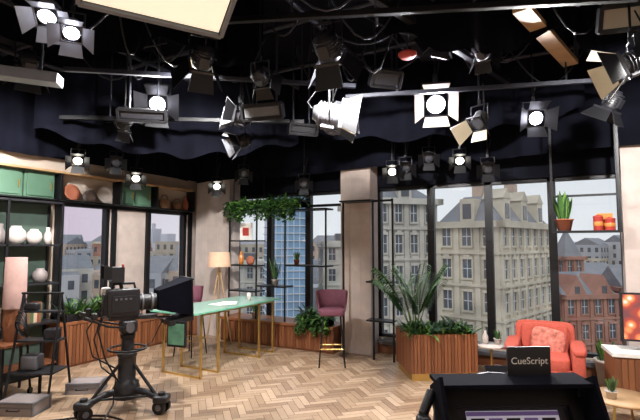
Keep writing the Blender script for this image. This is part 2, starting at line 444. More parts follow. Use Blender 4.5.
# lamps washing the set
fresnel(R3(.10, 4.1, 3.36), R3(.9, 5.8, 1.6), .85, lensY, silver, 560, NE, 120, fl=.24, ang=35)
fresnel(R3(-1.15, 4.3, 3.37), R3(-2.2, 6.4, 1.6), .75, lensY, cream, 560, NE, 120, fl=.24, ang=35, doors=(1.3,1,1,1))
fresnel(R3(2.6, 3.25, 3.25), R3(3.4, 5.6, 1.2), .8, lensY, silver, 420, NE, 120, ang=40)
fresnel(R3(-2.9, 4.4, 3.35), R3(-4, 5.6, 1.5), .7, lensY, black, 380, NE, 120, ang=40)
# switched-off lamps
fresnel(R3(.22, 4.6, 2.95), R3(2.2, 4.6, 2.6), .98, lensO, cream, 0, body=greym, ang=20, fl=.16, name='fresnel_lamp')
fresnel(R3(.20, 4.9, 2.98), R3(.9, 3.9, 3.1), .7, lensO, silver, 0, body=greym, ang=30, name='fresnel_lamp')
fresnel(R3(-.95, 4.9, 3.05), R3(-1.9, 4.6, 3.25), .62, lensO, greym, 0, ang=35, name='fresnel_lamp')
fresnel(R3(-1.0, 5.4, 2.86), R3(-1.9, 5.0, 2.4), .6, lensO, silver, 0, ang=35, name='fresnel_lamp')
fresnel(R3(-.55, 4.3, 3.22), R3(-.2, 5.3, 2.9), .55, lensO, black, 0, ang=35, name='fresnel_lamp')
fresnel(R3(2.4, 3.55, 3.05), R3(1.5, 3.9, 2.7), .7, lensO, cream, 0, ang=35, fl=.24, doors=(1,1,1,1), name='fresnel_lamp')
fresnel(R3(1.72, 4.9, 2.96), R3(1.2, 4.5, 2.3), .6, lensO, cream, 0, ang=30, fl=.2, doors=(1,0,1.7,1), name='fresnel_lamp')
fresnel(R3(2.9, 4.5, 3.0), R3(2.4, 5.2, 1.6), .65, lensO, black, 0, ang=40, name='fresnel_lamp')
fresnel(R3(1.1, 4.1, 3.55), R3(.6, 5.2, 2.6), .6, lensO, black, 0, ang=40, name='fresnel_lamp')
fresnel(R3(1.55, 4.2, 3.42), R3(2.3, 5.2, 2.6), .5, lensO, greym, 0, ang=40, name='fresnel_lamp')
fresnel(R3(-2.3, 5.2, 3.0), R3(-3.3, 5.9, 2.0), .55, lensO, black, 0, ang=40, name='fresnel_lamp')
small = [(-3.2, 5.95, 2.74, 1), (-2.85, 6.3, 2.78, 0), (-2.75, 6.75, 2.62, 1), (-1.72, 7.55, 2.6, 1), (-1.25, 7.4, 2.78, 0),
         (-.25, 7.1, 2.58, 0), (1.02, 6.35, 2.66, 1), (1.2, 6.3, 2.70, 0), (1.88, 6.05, 2.76, 1), (2.2, 5.9, 2.62, 0), (1.5, 6.2, 2.82, 0)]
for i, (la, dd, z, lit) in enumerate(small):
    fresnel(R3(la, dd, z), R3(la*.6, dd-2.6, .9), .5, lensY if lit else lensO, black, 70 if lit else 0, NE, 120, ang=40)

def panel(name, c, nrm, w, h, up=(0,0,1), m=panelE, rim=black):
    c = Vector(c); n = Vector(nrm).normalized(); u = Vector(up).cross(n).normalized(); v = n.cross(u)
    Rm = Matrix((u, v, n)).transposed().to_4x4()
    mb = MB(name); mb.T = Matrix.Translation(c) @ Rm
    mb.box((0,0,-.05), (w, h, .08), blackpl)
    mb.box((0,0,-.006), (w-.05, h-.05, .012), m)
    for sx, sy in ((1,0),(-1,0),(0,1),(0,-1)):
        mb.box((sx*(w/2), sy*(h/2), -.02), (.03 if sx else w, .03 if sy else h, .09), rim)
    mb.T = Matrix.Identity(4)
    for k in (-.3, .3):
        p = c-n*.09+u*k*w; mb.cyl(p, (p.x, p.y, ROOMH), .012, pipem, n=8)
    mb.finish(.003)
hx, hy = R(.50, -.866)
panel('softbox_light', R3(-1.05, 2.95, 3.46), (hx*.45, hy*.45, -.89), 1.0, .75, up=(hx, hy, 0), rim=silver)
hi = emis('softbox_diffuser_high', (255, 246, 240), 7.0)
panel('softbox_light', R3(.5, 1.2, 3.6), (0,0,-1), 1.2, 1.2, up=(0,1,0), m=hi)
panel('softbox_light', R3(-2.1, .9, 3.6), (0,0,-1), 1.2, 1.2, up=(0,1,0), m=hi)
panel('softbox_light', R3(2.6, 1.5, 3.6), (0,0,-1), 1.0, 1.0, up=(0,1,0), m=hi)
offp = mat('led_panel_off', (110, 112, 116), .4, 0, .08)
for (la, dd, z, w, h, n_, m_) in ((-.62, 4.75, 3.05, .45, .15, (-.3, -1, -.4), offp), (-1.95, 4.9, 3.05, .5, .12, (.2, -1, -.5), blackpl), (2.5, 3.6, 3.5, .36, .2, (-.3, -1, -.5), cream),
                                 (-.2, 5.5, 3.05, .35, .12, (.4, -1, -.3), blackpl), (.75, 5.0, 3.5, .35, .18, (.3, -1, -.7), blackpl)):
    nn = Vector(R(n_[0], n_[1])+(n_[2],)); panel('led_panel_light', R3(la, dd, z), nn, w, h, m=m_)
mb = MB('smoke_detector'); p = R3(.85, 4.3, 3.50); mb.lathe(p, [(0,-.05),(.06,-.05),(.09,-.02),(.09,0),(0,0)], redm, 20); mb.cyl(p, (p.x, p.y, ROOMH), .01, pipem); mb.finish()

# ---------------------------------------------------------------- plants
def bush(mb, x0, x1, y0, y1, z, n, ln=.22, wd=.03, T=None, up=.8, droop=.8):
    for _ in range(n):
        b = Vector((rnd.uniform(x0, x1), rnd.uniform(y0, y1), z))
        a = rnd.uniform(0, 6.283); u = rnd.uniform(up*.3, up*1.6)
        mb.blade(b, (math.cos(a), math.sin(a), u), ln*rnd.uniform(.6, 1.3), wd*rnd.uniform(.7, 1.3), rnd.uniform(.3, 1.4)*droop, rnd.choice(leaves))
def trail(mb, p, ln, outv=(0,0)):
    pts = []; p = Vector(p); n = max(3, int(ln/.035))
    for i in range(n):
        p = p+Vector((rnd.uniform(-.012, .012)+outv[0]*(.03 if i < 3 else 0), rnd.uniform(-.012, .012)+outv[1]*(.03 if i < 3 else 0), .01 if i < 2 else -.035)); pts.append(p.copy())
        for _ in range(4):
            a = rnd.uniform(0, 6.283); mb.blade(p, (math.cos(a), math.sin(a), rnd.uniform(-.5, .5)), .07, .04, .6, rnd.choice(leaves), 3)
    mb.tube(pts[::2], .003, leafC, 5)

def slats(mb, x0, x1, y, z0, z1, n, out, m1=wood, m2=wood2, axis='x'):
    w = (x1-x0)/n
    for i in range(n):
        a = x0+i*w+w*.08; b = x0+(i+1)*w-w*.08
        if axis == 'x': mb.bb(a, b, min(y, y+out), max(y, y+out), z0, z1, m1 if i % 3 else m2)
        else: mb.bb(min(y, y+out), max(y, y+out), a, b, z0, z1, m1 if i % 3 else m2)

mb = MB('slatted_window_bench')
mb.bb(-5.33, -3.15, 6.2, 6.66, 0, .36, wood2); slats(mb, -5.33, -3.15, 6.2, .03, .35, 40, -.015)
mb.bb(-5.34, -3.14, 6.16, 6.67, .36, .40, wood)
mb.finish(.003)
mb = MB('slatted_window_bench')
mb.bb(X0+.01, -5.92, 3.72, 5.0, 0, .56, wood2); slats(mb, 3.72, 5.0, -5.92, .03, .55, 24, .015, axis='y')
mb.bb(X0+.06, -5.90, 3.70, 5.02, .56, .60, wood)
mb.bb(X0+.01, -5.98, 5.02, 6.3, 0, .42, wood2); slats(mb, 5.02, 6.3, -5.98, .03, .41, 24, .015, axis='y'); mb.bb(X0+.06, -5.95, 5.02, 6.32, .42, .46, wood)
mb.finish(.003)
def trough(name, x0, x1, y0, y1, z, h, n, ln=.22, trails=0, tl=.4, out=(0,-1), bm_=blackpl, up=.8):
    mb = MB(name)
    t = .015
    mb.bb(x0, x1, y0, y0+t, z, z+h, bm_); mb.bb(x0, x1, y1-t, y1, z, z+h, bm_); mb.bb(x0, x0+t, y0, y1, z, z+h, bm_); mb.bb(x1-t, x1, y0, y1, z, z+h, bm_)
    mb.bb(x0, x1, y0, y1, z, z+h*.75, soil)
    bush(mb, x0+.02, x1-.02, y0+.02, y1-.02, z+h*.7, n, ln, .035, up=up)
    for _ in range(trails):
        px = rnd.uniform(x0, x1) if out[1] else (x1 if out[0] > 0 else x0); py = rnd.uniform(y0, y1) if out[0] else (y0 if out[1] < 0 else y1)
        trail(mb, (px, py, z+h), tl*rnd.uniform(.4, 1.2), out)
    return mb.finish()
trough('potted_ferns_trough', -6.08, -5.93, 3.8, 4.75, .60, .10, 320, .26, up=1.5)
trough('potted_ferns_trough', -6.08, -5.96, 5.6, 6.2, .46, .12, 150, .26, up=1.5)
trough('hanging_ivy_trough', -5.25, -3.75, 6.26, 6.42, 2.24, .12, 480, .2, 110, .36)
mb = MB('hanging_rods'); 
for x in (-5.2, -4.55, -3.9): mb.cyl((x, 6.34, 2.34), (x, 6.34, ROOMH), .006, black)
mb.finish()
trough('trailing_fern_trough', -3.75, -3.25, 6.22, 6.42, .40, .14, 220, .26, 26, .32)

def planter_palm():
    mb = MB('slatted_planter_with_palm')
    T = Matrix.Translation(Vector((-1.72, 5.43, 0))) @ Matrix.Rotation(math.radians(34), 4, 'Z'); mb.T = T
    w, dp, h = .84, .66, .56
    mb.bb(.02, w-.02, .02, dp-.02, 0, .09, gold)
    mb.bb(.01, w-.01, .01, dp-.01, .09, h-.06, wood2)
    n = 20
    slats(mb, 0, w, .01, .09, h-.01, n, -.014); slats(mb, 0, w, dp-.01, .09, h-.01, n, .014)
    slats(mb, 0, dp, .01, .09, h-.01, 14, -.014, axis='y'); slats(mb, 0, dp, w-.01, .09, h-.01, 14, .014, axis='y')
    mb.bb(.015, w-.015, .015, dp-.015, h-.06, h-.02, soil)
    bush(mb, .04, w-.04, .04, dp-.04, h-.03, 800, .18, .036, up=.9)
    for k in range(13):
        a = k*2.4+.3; base = Vector((.16+.05*math.cos(a), .33+.05*math.sin(a), h-.03)); ln = rnd.uniform(.72, 1.0)
        sp = rnd.uniform(.06, .34)
        d = Vector((math.cos(a)*sp, math.sin(a)*sp, 1)).normalized(); p = base.copy(); pts = [p.copy()]
        N = 16; dirs = []
        for i in range(N):
            d = (d+Vector((d.x, d.y, 0))*.05-Vector((0,0,.014*(1+i/4)))).normalized(); p = p+d*ln/N; pts.append(p.copy()); dirs.append(d.copy())
        mb.tube(pts[::2], .006, leafB, 5)
        for i in range(6, N):
            s = dirs[i].cross(Vector((0,0,1))); s = s.normalized() if s.length > .05 else Vector((1,0,0))
            for sg in (1, -1):
                for o in (0, .5):
                    q = pts[i].lerp(pts[i+1], o)
                    mb.blade(q, s*sg+dirs[i]*.45+Vector((0,0,.1)), .20*(1-.35*abs(i-10)/8), .030, 1.2, rnd.choice([leafA, leafC, leafA]), 4)
    return mb.finish()
planter_palm()

# ---------------------------------------------------------------- metal display frames
mb = MB('metal_display_frame')
fy0, fy1 = 6.22, 6.5
for x in (-5.2, -4.62, -4.05, -3.3):
    for y in (fy0+.02,):
        mb.bb(x-.011, x+.011, y-.011, y+.011, .40, 2.2, black)
for a, b, z in ((-5.2, -4.62, 1.28), (-5.2, -4.62, 1.7), (-4.62, -4.05, .95), (-4.05, -3.3, 1.3), (-5.2, -3.3, 2.2), (-5.2, -4.62, .85)):
    mb.bb(a, b, fy0, fy1, z-.012, z+.012, black)
mb.finish()
vase('amber_bottle', (-5.02, 6.34, 1.292), sc(TALL, .8), orange)
vase('round_vase', (-4.82, 6.34, 1.292), sc(RND, .65), terra)
mb = MB('framed_picture'); mb.box((-4.92, 6.34, 1.86), (.24, .02, .30), paper, rz=.15); mb.box((-4.918, 6.326, 1.86), (.12, .006, .14), redm, rz=.15); mb.finish(.002)
def snake(name, c, pr, ph, ln, n=12, pm=terra, wd=.04):
    mb = MB(name); mb.lathe(c, [(0,0),(pr*.7,0),(pr,ph),(pr*1.05,ph),(pr*1.05,ph*.9),(pr*.9,ph*.88),(0,ph*.85)], pm, 20)
    for k in range(n):
        a = rnd.uniform(0, 6.283); r = rnd.uniform(0, pr*.6)
        mb.blade((c[0]+r*math.cos(a), c[1]+r*math.sin(a), c[2]+ph*.85), (math.cos(a)*.28, math.sin(a)*.28, 1), ln*rnd.uniform(.7, 1.1), wd, .12, rnd.choice(leaves), 5)
    mb.finish()
snake('potted_snake_plant', (-4.3, 6.34, .962), .06, .1, .38, 10, ceramic, .03)
snake('potted_spider_plant', (-3.9, 6.36, 1.312), .05, .08, .16, 26, terra, .018)
snake('potted_spider_plant', (-4.75, 6.4, .40), .07, .1, .22, 26, ceramic, .022)

mb = MB('metal_display_frame')
for x, y in ((-2.98, 6.2), (-2.5, 6.2)):
    mb.bb(x-.012, x+.012, y-.012, y+.012, 0, 2.3, black)
for z in (.55, 1.1, 2.28): mb.bb(-2.99, -2.49, 6.08, 6.36, z-.011, z+.011, black) if z == 2.28 else mb.bb(-2.6, -2.2, 6.15, 6.36, z-.011, z+.011, black)
mb.bb(-2.2-.012, -2.2+.012, 6.2-.012, 6.2+.012, 0, 2.3, black); mb.bb(-2.5, -2.2, 6.19, 6.21, 2.26, 2.29, black)
mb.finish()
mb = MB('hanging_metal_shelf')
for x in (-.16, .52):
    for y in (6.1, 6.32): mb.bb(x-.012, x+.012, y-.012, y+.012, 1.78, ROOMH, black)
mb.bb(-.17, .53, 6.09, 6.33, 1.78, 1.805, black); mb.bb(-.17, .53, 6.09, 6.11, 2.2, 2.225, black)
mb.finish()
snake('potted_snake_plant', (-.04, 6.2, 1.805), .10, .14, .34, 30, terra, .055)
mb = MB('decorative_tins'); c = Vector((.38, 6.2, 1.805))
for dx, r, h, m_ in ((-.07, .05, .15, redm), (.045, .055, .12, redm)):
    mb.lathe(c+Vector((dx,0,0)), [(0,0),(r,0),(r,h),(r*1.05,h),(r*1.05,h+.015),(r*.3,h+.03),(0,h+.03)], m_, 20)
    mb.lathe(c+Vector((dx,0,h*.35)), [(r+.001,0),(r+.003,.005),(r+.003,h*.3),(r+.001,h*.3+.005)], orange, 20)
mb.box(c+Vector((.0,.05,.10)), (.16,.02,.2), orange); mb.finish(.002)

mb = MB('tripod_floor_lamp'); c = Vector((-5.15, 5.92, 0))
for a in (0.3, 2.4, 4.5): mb.cyl(c+Vector((.24*math.cos(a), .24*math.sin(a), 0)), c+Vector((.02*math.cos(a), .02*math.sin(a), 1.2)), .011, oak)
mb.cyl(c+Vector((0,0,1.15)), c+Vector((0,0,1.32)), .018, gold)
mb.lathe(c+Vector((0,0,1.27)), [(.19,0),(.165,.24),(.16,.24),(.185,0)], linen, 28)
mb.cyl(c+Vector((0,0,1.32)), c+Vector((0,0,1.40)), .03, paper)
mb.finish()

# ---------------------------------------------------------------- high table
gedge = mat('glass_edge_green', (120, 190, 162), .2)
def high_table():
    mb = MB('glass_top_high_table')
    x0, x1, y0, y1, h = -4.70, -3.96, 4.12, 6.0, .79
    for y in (4.3, 4.62, 5.5, 5.85):
        for x in (x0+.05, x1-.05): mb.bb(x-.012, x+.012, y-.012, y+.012, 0, h, gold)
        mb.bb(x0+.05, x1-.05, y-.012, y+.012, 0, .024, gold); mb.bb(x0+.05, x1-.05, y-.012, y+.012, h-.024, h, gold)
    for x in (x0+.05, x1-.05): mb.bb(x-.012, x+.012, 4.3, 5.85, h-.03, h-.006, gold)
    mb.bb(x0, x1, y0, y1, h, h+.022, tglass)
    mb.bb(x0, x1, y0-.004, y0, h, h+.022, gedge)
    mb.bb(x1, x1+.004, y0, y1, h, h+.022, gedge)
    mb.finish()
    return h+.022
HT = high_table()
mb = MB('script_papers')
for k in range(4): mb.box((-4.3+.03*k, 5.0+.02*k, HT+.003+.003*k), (.21, .3, .003), paper, rz=.2*k)
mb.finish()
vase('drinking_glass', (-4.2, 5.5, HT), [(0,0),(.03,0),(.035,.11)], ceramic)

seam = mat('mauve_seam', (70, 38, 50), .8)
def bar_stool(x, y, rot, k_=.84):
    mb = MB('bar_stool'); mb.T = Matrix.Translation((x, y, 0)) @ Matrix.Rotation(rot, 4, 'Z') @ Matrix.Diagonal((k_, k_, 1, 1))
    sh = .72
    mb.rbox((0,0,sh), (.42, .40, .10), mauve, .35)
    vs = []; fs = []; N = 16
    for i in range(N+1):
        a = math.radians(-15+210*i/N); 
        for (r, z) in ((.20, sh), (.225, sh+.12), (.24, sh+.27), (.255, sh+.285), (.265, sh+.27), (.25, sh+.12), (.225, sh)):
            vs.append((r*math.cos(a), r*.95*math.sin(a), z))
    M = 7
    for i in range(N):
        for j in range(M):
            p = i*M+j; q = i*M+(j+1) % M; fs.append((p, q, q+M, p+M))
    fs.append(tuple(range(M))); fs.append(tuple(range(N*M+M-1, N*M-1, -1)))
    mb.add(vs, fs, mauve, True)
    for i in range(1, 9):
        a = math.radians(-15+210*i/9); mb.cyl((.232*math.cos(a), .22*math.sin(a), sh+.03), (.268*math.cos(a), .256*math.sin(a), sh+.27), .005, seam)
    L = [(-.16,-.15),(.16,-.15),(.16,.15),(-.16,.15)]
    for (a, b) in L: mb.cyl((a*1.3, b*1.3, 0), (a*.85, b*.85, sh-.03), .011, black)
    for i in range(4):
        a = L[i]; b = L[(i+1) % 4]; k = 1.17; mb.cyl((a[0]*k, a[1]*k, .24), (b[0]*k, b[1]*k, .24), .009, gold)
    mb.finish()
bar_stool(-5.02, 5.16, math.radians(95))
bar_stool(-2.90, 5.66, math.radians(28))

# ---------------------------------------------------------------- armchair
def armchair():
    mb = MB('upholstered_armchair'); x, y = R(2.52, 5.2)
    mb.T = Matrix.Translation((x, y, 0)) @ Matrix.Rotation(math.radians(28-26), 4, 'Z') @ Matrix.Diagonal((.88, .9, .98, 1))
    mb.rbox((0, 0, .24), (.78, .76, .2), coral, .22)
    mb.rbox((0, -.06, .38), (.56, .62, .17), coral, .3)
    tilt = Matrix.Rotation(math.radians(-10), 4, 'X')
    mb.rbox((0, .30, .50), (.72, .2, .52), coral, .28, tilt)
    mb.rbox((0, .20, .56), (.56, .12, .38), coral, .35, tilt)
    for s in (-1, 1):
        mb.rbox((s*.36, -.02, .38), (.15, .72, .34), coral, .3)
        mb.rbox((s*.37, -.04, .53), (.17, .70, .09), coral, .5)
    mb.rbox((.04, .08, .56), (.40, .13, .30), coral2, .5, Matrix.Rotation(math.radians(-20), 4, 'X') @ Matrix.Rotation(.15, 4, 'Y'))
    for sx in (-.32, .32):
        for sy in (-.3, .3): mb.cyl((sx*1.05, sy*1.05, 0), (sx, sy, .17), .014, oak, .024)
    mb.finish()
armchair()

def side_table(lat, d, h, r, top, nm='round_side_table'):
    x, y = R(lat, d); mb = MB(nm)
    mb.lathe((x,y,0), [(0,0),(r*.6,0),(r*.6,.012),(.02,.02),(.014,.04),(.014,h-.03),(r*.3,h-.02),(0,h-.02)], gold, 24)
    mb.lathe((x,y,h-.02), [(0,0),(r,0),(r,.02),(0,.02)], top, 32); mb.finish(); return x, y
tx, ty = side_table(2.10, 5.68, .42, .17, ceramic)
snake('potted_spider_plant', (tx+.07, ty+.05, .42), .05, .07, .12, 22, ceramic, .018)
vase('white_vase', (tx-.07, ty, .42), sc(TALL, .6), ceramic)
snake('potted_snake_plant', (-.16, 6.42, .0), .12, .38, .38, 26, terra, .06)
snake('potted_spider_plant', (.34, 6.3, 0), .13, .32, .26, 34, ceramic, .035)

mb = MB('media_console'); cx, cy = R(3.62, 4.75); mb.T = Matrix.Translation((cx, cy, 0)) @ Matrix.Rotation(math.radians(10), 4, 'Z')
mb.bb(-.6, .7, -.22, .22, .5, .54, paper); mb.bb(-.58, .68, -.2, .2, .16, .5, wood); slats(mb, -.58, .68, -.2, .18, .48, 22, -.012)
for sx in (-.52, .62):
    for sy in (-.16, .16): mb.cyl((sx, sy, 0), (sx, sy, .17), .015, gold)
mb.finish(.003)
scr = bpy.data.materials.new('television_picture'); scr.use_nodes = True
nt = scr.node_tree; b = nt.nodes['Principled BSDF']; tc = nt.nodes.new('ShaderNodeTexCoord'); n = nt.nodes.new('ShaderNodeTexVoronoi'); n.inputs['Scale'].default_value = 9
rp = nt.nodes.new('ShaderNodeValToRGB'); rp.color_ramp.elements[0].color = lin((235,225,215))+(1,); rp.color_ramp.elements[1].color = lin((60,60,66))+(1,)
e = rp.color_ramp.elements.new(.25); e.color = lin((215,130,80))+(1,); e = rp.color_ramp.elements.new(.5); e.color = lin((150,60,50))+(1,)
nt.links.new(tc.outputs['Object'], n.inputs['Vector']); nt.links.new(n.outputs['Distance'], rp.inputs['Fac']); nt.links.new(rp.outputs['Color'], b.inputs['Emission Color']); nt.links.new(rp.outputs['Color'], b.inputs['Base Color']); b.inputs['Emission Strength'].default_value = .5
mb = MB('television'); mb.T = Matrix.Translation(R3(3.56, 4.72, .54)) @ Matrix.Rotation(math.radians(10), 4, 'Z')
mb.bb(-.12, .12, -.1, .1, 0, .015, black); mb.bb(-.02, .02, -.02, .02, .01, .12, black)
mb.bb(-.42, .42, -.02, .02, .1, .60, blackpl); mb.bb(-.40, .40, -.024, -.02, .12, .58, scr); mb.finish(.003)

mb = MB('water_bottle'); x, y = R(3.0, 4.75); mb.lathe((x,y,0), [(0,0),(.03,0),(.032,.15),(.012,.2),(.012,.23),(0,.23)], mat('green_glass', (70,120,80), .2), 16); mb.finish()
mb = MB('low_coffee_table'); x, y = R(2.75, 4.25); mb.T = Matrix.Translation((x, y, 0)) @ Matrix.Rotation(.5, 4, 'Z')
mb.lathe((0,0,.24), [(0,0),(.28,0),(.28,.025),(0,.025)], oak, 36)
for k in range(4):
    a = k*1.571+.7; mb.cyl((.26*math.cos(a), .26*math.sin(a), 0), (.2*math.cos(a), .2*math.sin(a), .24), .012, gold)
mb.finish()
snake('potted_spider_plant', R(2.62, 4.2)+(.265,), .05, .07, .13, 22, ceramic, .02)

# ---------------------------------------------------------------- left shelving
mb = MB('open_shelving_unit'); sx0, sx1, sy0, sy1 = X0+.02, X0+.36, 2.35, 3.70
for y in (sy0, (sy0+sy1)/2, sy1):
    for x in (sx0+.015, sx1-.015): mb.bb(x-.015, x+.015, y-.015, y+.015, 0, 2.2, black)
for z in (.1, .62, 1.12, 1.62, 2.18): mb.bb(sx0, sx1, sy0-.015, sy1+.015, z, z+.025, blackpl if z > .2 else wood2)
mb.bb(sx0, sx0+.01, sy0, sy1, .1, 2.18, mat('shelf_back_green', (72, 90, 80), .8))
mb.finish(.002)
for yy, k, m_, p in ((3.02, .9, ceramic2, TALL), (3.2, 1.0, ceramic, RND), (3.42, .85, ceramic, RND), (2.75, 1., terra, RND), (3.6, .8, ceramic, TALL)):
    vase('round_vase' if p is RND else 'tall_vase', (X0+.2, yy, 1.645), sc(p, k), m_)
for yy, k, m_, p in ((3.52, .8, ceramic2, RND), (3.3, .7, terra, TALL), (2.8, .9, ceramic2, RND)):
    vase('round_vase' if p is RND else 'tall_vase', (X0+.2, yy, 1.145), sc(p, k), m_)
mb = MB('book_row'); yy = 3.05
bc = [mat('book_%d' % i, c, .7) for i, c in enumerate([(150,60,50),(60,80,100),(190,170,140),(80,100,70),(120,90,60)])]
while yy < 3.5:
    w = rnd.uniform(.02, .045); h = rnd.uniform(.18, .26); mb.bb(X0+.08, X0+.26, yy, yy+w-.002, .645, .645+h, rnd.choice(bc)); yy += w
mb.finish()

mb = MB('metal_side_table'); lx, ly = R(-3.38, 5.1)
for a in (-.2, .2):
    for c_ in (-.2, .2): mb.bb(lx+a-.012, lx+a+.012, ly+c_-.012, ly+c_+.012, 0, .56, black)
mb.bb(lx-.22, lx+.22, ly-.22, ly+.22, .56, .585, wood2); mb.bb(lx-.2, lx+.2, ly-.2, ly+.2, .18, .2, black)
mb.finish()
mb = MB('tall_table_lamp')
mb.lathe((lx, ly, .585), [(0,0),(.08,0),(.08,.02),(.03,.04),(.05,.12),(.07,.2),(.05,.29),(.02,.32),(.015,.42)], wood2, 24)
mb.lathe((lx, ly, .94), [(.115,0),(.105,.56),(.1,.56),(.11,0)], pinkshade, 28); mb.lathe((lx, ly, .585), [(.085,.0),(.11,.2),(.1,.36)], wood2, 24)
mb.finish()

mb = MB('equipment_trolley'); ex, ey = R(-2.98, 4.95); mb.T = Matrix.Translation((ex, ey, 0)) @ Matrix.Rotation(math.radians(30), 4, 'Z')
for a in (-.22, .22):
    mb.tube([(a, -.22, .06), (a*.9, 0, 1.12), (a, .22, .06)], .013, black)
for z, w in ((.3, .16), (.62, .1), (.92, .06)): mb.bb(-.22, .22, -w, w, z, z+.018, blackpl)
mb.cyl((-.22, 0, 1.12), (.22, 0, 1.12), .012, black)
for a in (-.22, .22):
    for c_ in (-.22, .22): mb.cyl((a-.012, c_, .035), (a+.012, c_, .035), .035, black)
mb.rbox((-.08, 0, .40), (.18, .16, .16), greym, .3); mb.rbox((.12, 0, .69), (.14, .12, .12), blackpl, .3); mb.rbox((-.1, 0, .98), (.14, .08, .08), blackpl, .4)
mb.finish()
mb = MB('cable_hank')
for k in range(5):
    c = R3(-3.1, 4.8, .85-.02*k); mb.lathe(c, [(.09,-.008),(.1,0),(.09,.008)], black, 20, Matrix.Rotation(math.pi/2+.1*k, 4, 'X'))
mb.tube([R3(-3.1, 4.8, .95), R3(-3.1, 4.9, 1.13)], .006, black)
mb.finish()
def case(lat, d, w, l, h, rz, m, z=0):
    mb = MB('flight_case'); x, y = R(lat, d); mb.T = Matrix.Translation((x, y, z)) @ Matrix.Rotation(rz, 4, 'Z')
    mb.box((0,0,h/2), (w, l, h), m)
    for sx in (-1, 1):
        for sy in (-1, 1): mb.box((sx*w/2, sy*l/2, h/2), (.02, .02, h), silver)
        mb.box((sx*w/2, 0, h-.01), (.02, l, .02), silver); mb.box((sx*w/2, 0, .01), (.02, l, .02), silver)
    for sy in (-1, 1): mb.box((0, sy*l/2, h-.01), (w, .02, .02), silver); mb.box((0, sy*l/2, h*.6), (w, .015, .012), silver)
    mb.tube([(-.06, -l/2-.012, h*.5), (-.06, -l/2-.03, h*.45), (.06, -l/2-.03, h*.45), (.06, -l/2-.012, h*.5)], .006, black)
    mb.finish(.004)
case(-2.92, 4.62, .36, .26, .13, math.radians(25), ceramic2)
case(-2.62, 5.25, .34, .24, .12, math.radians(35), ceramic2)
mb = MB('floor_cables')
for k in range(6):
    l0 = -3.3+.15*k; d0 = 4.1+.07*k; pts = [R3(l0+i*.13, d0+.10*math.sin(i*.8+k)-.05*i*.3, .010) for i in range(10)]
    mb.tube(pts, .009, black, 6)
mb.finish()

